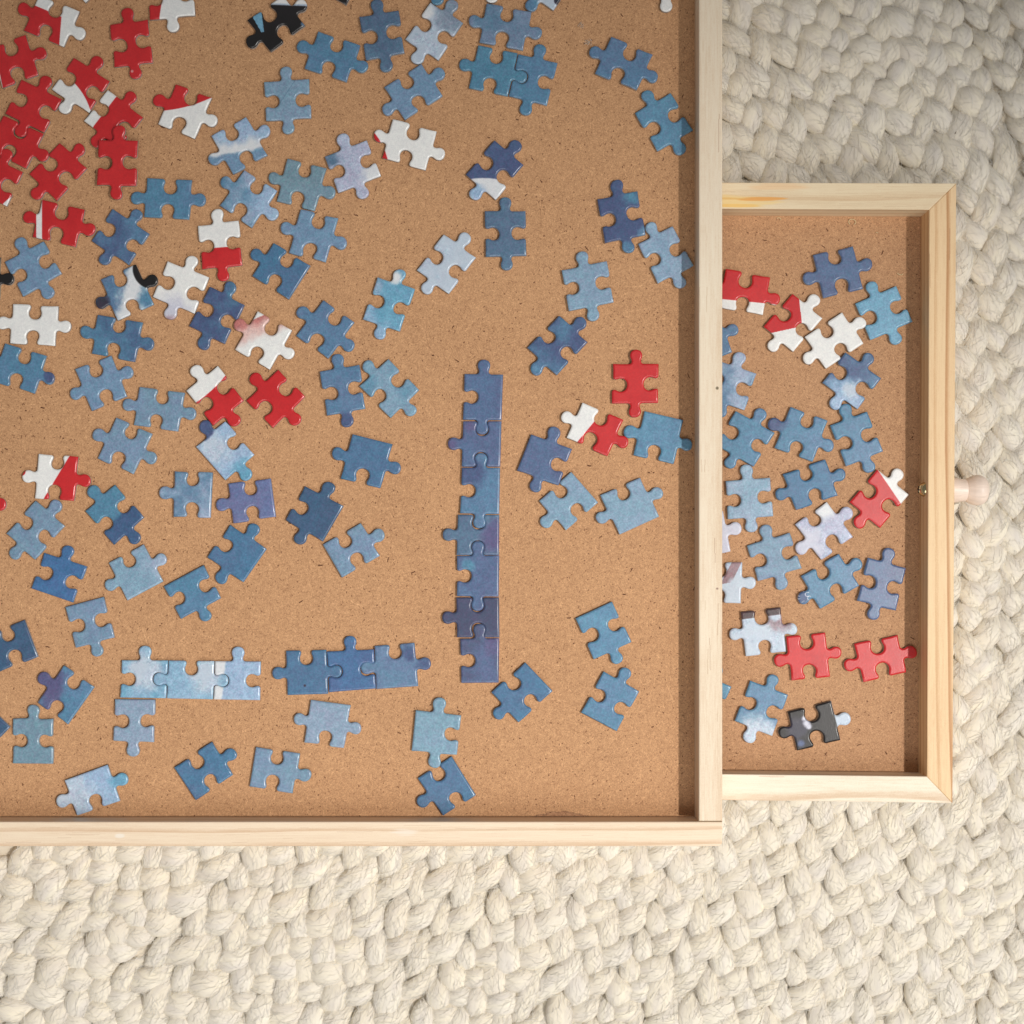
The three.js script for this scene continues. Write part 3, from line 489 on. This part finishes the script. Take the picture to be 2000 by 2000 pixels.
piece(0,[688.5,847.4,767.2,867.3,742.8,953.6,664.7,935],'FTBT','blue2','deep blue edge piece with its flat side up, lying alone beside the vertical chain',[],{});
piece(0,[272.3,754.9,361.3,766.7,347.8,842.9,260.5,830.4],'BTBT','greyblue','grey blue puzzle piece nearly level, beside the half white half red one',[],{});
piece(0,[226.7,814.9,298.1,847,260.5,926.7,190.1,895.2],'BTBT','greyblue','grey blue puzzle piece tilted, beneath the nearly level grey blue one',[],{});
piece(0,[74.9,885.7,153.2,892.1,144.3,978.5,67.7,973.7],'BTBT','white','puzzle piece white then red with a red mark on its white tab',[{line:[99,952.6,139.1,886.3],c:'red',soft:0.6},{blob:[42.4,921.5,7],c:'red',soft:0.6}],{});
piece(0,[-99.4,948.4,-18.6,946.4,-16.6,1025.1,-97.3,1027.1],'BTBT','red','red puzzle tab poking in at the left picture edge',[],{});
piece(0,[69.4,977.4,126.7,1027.5,67.9,1093.4,11.4,1042],'TBTB','greyblue','grey blue puzzle piece below the white then red piece',[],{});
piece(0,[165.6,998.1,224.6,946.4,281.2,1010.6,222.6,1064.4],'TBTB','teal','puzzle piece half bright blue half dark navy',[{line:[198.8,1039.5,248.4,988.8],c:'navy',soft:8.3}],{});
piece(0,[85.9,1079.4,170.2,1106.3,142.9,1177.3,60.7,1149.4],'TBFB','royal','royal blue edge piece with its flat side down',[],{});
piece(0,[211.6,1099.1,280.5,1062.8,318.8,1135.7,248.4,1173.2],'BTFT','light','light blue edge piece touching the corner of a blue edge piece, under the navy half',[],{mix:'lav'});
piece(0,[126.7,1185.4,202.9,1165.3,223.6,1245.4,147.4,1265.7],'FBTB','greyblue','grey blue edge piece with its flat side up under the royal blue one',[],{});
piece(0,[-28.6,1240.5,48,1210.5,74.5,1282.7,-2.1,1312.7],'BFBT','navyblue','dark navy edge piece cut by the left picture edge',[],{});
piece(0,[124.2,1299.3,184.3,1342.1,132.5,1415.6,72.9,1372.2],'BFBT','blue','blue edge piece with a purple tab, above the upright teal edge piece',[{blob:[93.2,1337,35.2],c:'purple',soft:29},{blob:[103.5,1378.4,18.6],c:'purple',soft:18.6}],{});
piece(0,[24.8,1403.6,104.1,1403.6,103.5,1492.2,24.4,1491.6],'TBFB','tealgrey2','upright dull teal edge piece standing on its flat side',[],{});
piece(0,[-38.3,1362.8,19.7,1419.8,-39.3,1479.8,-97.3,1422.9],'FBBB','navyblue','dark purple puzzle corner just showing at the left edge',[],{});
piece(0,[237.5,1289.3,328.2,1289.8,324.4,1364.3,234.4,1362.8],'TBFB','skyl','light blue end piece of the pale three-piece strip, with upper tab',[{blob:[283.6,1312.1,33.1],c:'pale',soft:33.1}],{joined:1,mix:'teal2'});
piece(0,[328.8,1289.8,418.6,1290.8,416.1,1366.4,325.5,1364.5],'BTFT','skyl','middle piece of the pale three-piece strip',[{blob:[405.8,1322.5,33.1],c:'pale',soft:33.1}],{joined:1,mix:'teal2'});
piece(0,[419.6,1291,509.4,1292,507.8,1368,417.3,1366.4],'TBFB','sky','pale sky end piece of the pale strip, with a cream corner',[{line:[442.1,1287.3,438,1322.5],c:'cloud',soft:5}],{joined:1});
piece(0,[558.1,1270.7,637.4,1269,640.9,1355.6,561.2,1358.1],'BTFT','blue2','blue first piece of the darker three-piece strip, tab toward the pale strip',[{blob:[595.3,1339,1.9],c:'dark',soft:0.8}],{joined:1});
piece(0,[638.2,1272.4,730.5,1268.2,734.1,1345.2,642.3,1352.5],'TBFB','royal2','deep blue middle piece of the darker three-piece strip',[],{joined:1});
piece(0,[731.1,1261.4,809.7,1255.2,817,1340.5,734.8,1346.3],'BTFT','bluelav2','purplish end piece of the darker three-piece strip, tab toward the vertical chain',[{blob:[832.5,1299.7,18.6],c:'indigo',soft:18.6},{blob:[801.4,1276.9,14.5],c:'indigo',soft:14.5}],{joined:1});
piece(0,[224,1365.3,303.3,1366.4,300.8,1450.2,220.9,1447.1],'FBTB','lavgrey','lavender grey edge piece hanging directly under the pale three-piece strip',[],{});
piece(0,[125.3,1524.3,210.1,1493.3,234.4,1564.7,150.7,1593.3],'FTBT','sky','pale sky edge piece lying almost against the bottom rail',[{blob:[140.8,1550.2,35.2],c:'pale',soft:33.1},{blob:[236,1521.2,20.7],c:'teal2',soft:18.6}],{});
piece(0,[339.2,1499.1,414.2,1448.8,455,1514,382.1,1563.7],'BTBF','blue2','deep blue edge piece beside the grey lavender edge piece at the bottom',[],{});
piece(0,[499.5,1458.7,586,1471.9,571.5,1550.2,486.6,1536.7],'BTBF','greyblue','grey lavender edge piece with its flat side facing the deep blue one',[],{});
piece(0,[606.7,1366.6,685.4,1377.3,671.5,1461.2,593.9,1450.8],'FTBT','lavgrey','lavender grey edge piece under the darker three-piece strip',[],{});
piece(0,[811.8,1386.6,901.2,1397.4,892.5,1474.6,803.5,1467],'TBTF','lteal','large light teal edge piece above a blue one by the bottom rail',[],{});
piece(0,[815.3,1520.2,882.2,1477.1,929.8,1553.3,865.6,1593.7],'BFBT','blue2','blue edge piece between the large light teal one and the bottom rail',[],{});
piece(0,[959.2,1352.5,1026.1,1293.5,1079.9,1350,1013,1411.5],'BFBT','blue2','blue edge piece at the foot of the vertical chain',[],{});
piece(0,[1123.6,1207.7,1195.7,1174.5,1234,1254.2,1159.8,1288.4],'FBTB','steelblue','blue edge piece with its flat side up, upper of two tab to tab',[],{});
piece(0,[1179.1,1310.8,1248.9,1350.5,1205,1428.8,1134.6,1391.9],'TBFB','blue','blue edge piece with its flat side down, lower of two tab to tab',[],{});
piece(0,[907,729.6,983,731.1,979.9,820.7,903.9,819.7],'TFTB','indiblue','top piece of the vertical chain of edge pieces',[],{joined:1});
piece(0,[904.3,822.2,979.9,822.2,977.4,911.6,901.4,911.6],'BFBT','indiblue','second piece from the top of the vertical chain of edge pieces',[{blob:[917.4,832.5,10.4],c:'purple',soft:12.4},{blob:[880.1,867.7,12.4],c:'purple',soft:14.5}],{joined:1,scratch:[909.1,880.1,975.4,869.8]});
piece(0,[901.9,912.6,977,913.3,975.4,1004.3,898.3,1002.7],'TFTB','slateblue','third piece from the top of the vertical chain of edge pieces',[{blob:[919.5,923.6,26.9],c:'indigo',soft:22.8}],{joined:1});
piece(0,[894,1004.8,975.4,1005.4,974.9,1084.5,891.5,1084.5],'BFBT','slate','fourth piece from the top of the vertical chain of edge pieces',[{blob:[967.1,1047.8,31.1],c:'purple',soft:24.8}],{joined:1});
piece(0,[892.1,1085.3,975.4,1084.5,974.3,1165.6,892.1,1164.6],'TFTB','indiblue','fifth piece from the top of the vertical chain of edge pieces',[{blob:[915.3,1105.6,12.4],c:'teal',soft:12.4}],{joined:1});
piece(0,[890.9,1166.7,974.9,1166.7,975.8,1245.3,892.5,1245.3],'BFBT','indigo2','dark second-lowest piece of the vertical chain of edge pieces',[],{joined:1});
piece(0,[898.3,1247.4,975.4,1246.4,974.3,1333.7,900.8,1334.4],'TFFB','indiblue','lowest corner piece of the vertical chain of edge pieces',[{blob:[967.1,1260.9,18.6],c:'purple',soft:16.6}],{joined:1,mix:'indigo2'});
piece(0,[449.4,1024.1,520.8,1072.4,475.3,1137.4,404.2,1088.7],'TFTB','blue2','deep blue edge piece above the blue one with flat side up',[],{});
piece(0,[595.3,948.9,671.3,988.2,630.5,1058.2,557.5,1015.7],'TFTB','navyblue','dark blue edge piece touching a light grey blue edge piece',[],{});
piece(0,[629.9,1063.4,704.5,1021.3,742.3,1085.5,667.8,1128.6],'BTBF','greyblue','light grey blue edge piece touching the dark blue edge piece',[],{});
piece(0,[318.9,1145.2,398,1103.2,431.4,1168.4,353.1,1209.4],'FBTB','blue','blue edge piece with its slanted flat side up, beside a light blue edge piece',[],{});
piece(0,[340.6,919.9,415.7,922.6,411.4,1011.2,338.5,1009.9],'BFBT','bluelav2','lilac blue edge piece standing beside a purple edge piece',[],{mix:'lav'});
piece(0,[445.2,944.3,529.1,934,539,1009.5,455.6,1022.4],'BFBT','purpleb','purple blue edge piece under the pale sky one with indigo tab',[],{});
piece(0,[643,-99.6,714,-61.7,676.1,9.3,605.1,-28.6],'TBBT','black','black puzzle corner just showing at the top edge',[],{});
piece(1,[1587.4,498,1666,480,1686.7,563.9,1608.1,582.5],'BTBT','indiblue','indigo puzzle piece uppermost in the drawer',[],{});
piece(1,[1417.6,524.5,1505,541.1,1490.5,615.2,1404.1,600.1],'BTBT','red','red puzzle piece with white hem in the drawer, partly under the rail',[{line:[1406.2,584.2,1503.5,593.7],c:'white',soft:0.6}],{});
piece(1,[1548,573.2,1607,621.4,1549.5,687.1,1491.1,638],'TBTB','white','puzzle piece with red patch bounded by white, in the drawer',[{poly:[1558.4,565.9,1566.3,633.2,1554.2,639.9,1506.6,650.4,1462.1,657,1503.5,532.8],c:'red',soft:1}],{});
piece(1,[1571.4,657.7,1645.3,609.4,1687.2,670.9,1613.7,720.2],'BTBT','white','plain white puzzle piece in the drawer',[],{});
piece(1,[1670.2,592.9,1750.9,557.7,1783,628.5,1700.2,664.3],'TBTB','skyb','bright blue puzzle piece against the shadow, beside the plain white drawer piece',[],{});
piece(1,[1651.6,687.7,1721.9,738.8,1675.4,799.3,1606,747.5],'TBTB','slateblue','blue puzzle piece with pale cloud end, below the plain white drawer piece',[{blob:[1648.4,781.3,39.3],c:'sky',soft:35.2},{blob:[1662.9,762.6,16.6],c:'pale',soft:16.6}],{mix:'indigo'});
piece(1,[1325.5,639.4,1402.1,610.5,1430.4,687.5,1353.4,717.1],'BTBT','slateblue','blue puzzle tab coming from under the rail, uppermost blue one there',[],{});
piece(1,[1396.9,701.6,1478.3,729.5,1454.2,801.3,1373.1,775.1],'TBTB','slateblue','slate blue puzzle piece half under the rail in the drawer',[],{mix:'lav'});
piece(1,[1437.3,802.2,1513.9,845.2,1472.5,911.5,1395.9,868.4],'TBTB','blue','blue puzzle piece beside the rail, touching a dark-tabbed drawer piece',[],{});
piece(1,[1544.3,793.9,1617.4,821.4,1587.4,902.2,1512.4,874.8],'BTBT','blue','blue puzzle piece with a dark indigo tab in the drawer',[{blob:[1511.8,826.6,22.8],c:'indigo',soft:22.8}],{});
piece(1,[1621.1,830.7,1694,803.4,1725.5,881.5,1652.6,911.1],'TBTB','blue','blue puzzle piece below the pale cloud end, above the red and white drawer piece',[],{});
piece(1,[1528.4,926,1612.2,897,1637.1,967.8,1555.3,996.4],'BTBT','blue2','vivid blue puzzle piece in the middle of the drawer cluster',[],{});
piece(1,[1417,939.4,1504.6,932.6,1510.8,1008.4,1421.7,1014.4],'TBTB','light','upright light blue puzzle piece next to the rail in the drawer',[],{mix:'lav'});
piece(1,[1552.8,1024.3,1615.3,979.8,1666.7,1048.8,1605,1093.7],'BTBT','lav','pale lavender puzzle piece with cream corner in the drawer',[{blob:[1611.2,994.3,20.7],c:'cloud',soft:22.8},{blob:[1578.1,1060.6,31.1],c:'lavw',soft:35.2}],{});
piece(1,[1713.7,916.3,1775.8,965.9,1719.5,1031.6,1658.8,980.8],'TBTB','red','red puzzle piece with white end pointing at the drawer screw',[{line:[1764.4,990.2,1710.6,911.5],c:'white',soft:0.6}],{});
piece(1,[1459,1065.7,1542.9,1039.9,1566.7,1110.2,1480.7,1135.1],'TBTB','greyblue','grey blue puzzle piece under the upright light blue drawer piece',[],{});
piece(1,[1564,1125.3,1639.1,1081.4,1678.9,1144.1,1602.3,1189.6],'BTBT','blue','blue puzzle piece with tiny white print on its tab',[{blob:[1565.6,1166.3,11.4],c:'indigo',soft:8.3}],{text:1});
piece(1,[1695,1088.6,1770,1109.3,1750.3,1192.8,1673.3,1173.5],'TBTB','indiblue','indigo blue puzzle piece partly in the drawer shadow',[],{});
piece(1,[1363.8,1100,1450.3,1097.9,1447.2,1178.7,1361.7,1177.6],'BTBT','pale','pale puzzle piece with brown mauve stripe, half under the rail',[{poly:[1435.2,1087.6,1453.8,1087.6,1429,1137.3,1406.2,1141.4],c:'mauve2',soft:1},{blob:[1437.3,1149.7,18.6],c:'pale',soft:12.4}],{});
piece(1,[1333.7,1012.9,1412.4,997.4,1427.3,1077.1,1348.2,1092.7],'BTBT','lavw','pale lavender puzzle tab coming from under the rail',[],{});
piece(1,[1446.6,1194.8,1525.3,1185.9,1535.6,1272.9,1456.9,1282.2],'BTBT','pale','pale puzzle piece with two dark brown top corners',[{blob:[1524.2,1215.9,22.8],c:'mauve2',soft:12.4},{blob:[1513.9,1203.5,10.4],c:'pale',soft:8.3},{line:[1544.9,1197.3,1441.4,1210.8],c:'brown',soft:2.1},{blob:[1515.9,1265.6,41.4],c:'pale',soft:41.4}],{});
piece(1,[1535.6,1242.9,1612.2,1235,1621.9,1321.9,1546,1329.8],'BTBT','red','plain red puzzle piece touching the dark-cornered pale piece in the drawer',[],{});
piece(1,[1668.1,1257.3,1754,1239.8,1770.6,1313.3,1686.7,1332.9],'BTBT','red','plain red puzzle piece whose tab reaches the drawer wall',[],{});
piece(1,[1465.2,1328.8,1539.8,1357.1,1508.7,1437.9,1434.8,1408.5],'TBTB','blue','blue puzzle piece fading to pale at its lower tab, by the black one',[{blob:[1478.7,1449.9,47.6],c:'pale',soft:41.4}],{});
piece(1,[1355.5,1309.1,1429.4,1341.2,1395.9,1413.7,1321.3,1381.6],'TBTB','teal','small teal corner coming from under the rail, lowest there',[],{});
piece(1,[1538.7,1389.9,1623.6,1368.5,1642.2,1445.8,1557.3,1466.5],'BTBT','black','black puzzle piece with pale blue tab in the drawer',[{blob:[1557.3,1423,22.8],c:'dark',soft:16.6},{blob:[1570.2,1403.3,4.1],c:'lavw',soft:6.2},{blob:[1574.9,1412.6,5.8],c:'lavw',soft:7.5},{blob:[1580.5,1420.5,4.6],c:'lavw',soft:6.2},{blob:[1565.6,1452,8.3],c:'indigo',soft:8.3},{line:[1640.2,1439.5,1622.2,1367.1],c:'pale',soft:2.5}],{});

// ---------------------------------------------------------------- bits of lint and wood shavings
const shavingMat = new THREE.MeshStandardMaterial({ color: new THREE.Color(0.80, 0.68, 0.40), roughness: 0.7 }), lintMat = new THREE.MeshStandardMaterial({ color: new THREE.Color(0.75, 0.68, 0.58), roughness: 1 });
function curl(px, py, r, turns, a0, label) {
  const y = DRAWER_FLOOR, x = wx(px, y), z = wz(py, y), pts = [];
  for (let i = 0; i <= 12; i++) { const a = a0 + i / 12 * turns; pts.push(new THREE.Vector3(r * PX * Math.cos(a) * (1 + i * 0.05), 0.0004 + i * 0.00003, r * PX * Math.sin(a))); }
  const g = new THREE.TubeGeometry(new THREE.CatmullRomCurve3(pts), 24, 0.00016, 5), m = mesh(numbered('wood_shaving'), g, shavingMat, scene);
  m.position.set(x, y, z); tag(m, label, 'shaving', 'shavings in the drawer');
}
curl(1520, 429, 3.2, 3.2, 3.6, 'tiny curled wood shaving under the orange stained part of the drawer rail');
curl(1663, 434, 5.5, 5.2, 2.2, 'curled wood shaving under the unstained end of the drawer rail');
curl(1711, 457, 2.4, 1.2, 4.6, 'short straight wood shaving above the indigo drawer piece');
curl(1759, 533, 4.5, 2.6, 0.4, 'curly wood shaving beside the shadow in the drawer');
function lint(px, py, n, spread, label) {
  const gs = [];
  for (let i = 0; i < n; i++) {
    const a = rnd() * 6.28, l = rr(2, 6) * PX, x = rr(-1, 1) * spread * PX, z = rr(-1, 1) * spread * PX * 0.7;
    gs.push(new THREE.TubeGeometry(new THREE.QuadraticBezierCurve3(new THREE.Vector3(x, 0.0002, z), new THREE.Vector3(x + Math.cos(a) * l / 2 + rr(-1, 1) * PX, 0.0009, z + Math.sin(a) * l / 2), new THREE.Vector3(x + Math.cos(a) * l, 0.0003, z + Math.sin(a) * l)), 5, 0.00007, 3));
  }
  const m = mesh(numbered('lint_tuft'), mergeGeometries(gs), lintMat, scene); m.position.set(wx(px, 0), 0, wz(py, 0)); tag(m, label, 'lint', 'lint on the board');
}
lint(1133, 50, 16, 4, 'small pale tuft of lint on the board, upper of two near the top');
lint(1151, 83, 26, 6, 'small pale tuft of lint touching the tab of a tilted blue puzzle piece');
atlasTex.needsUpdate = true;
renderer.render(scene, camera);
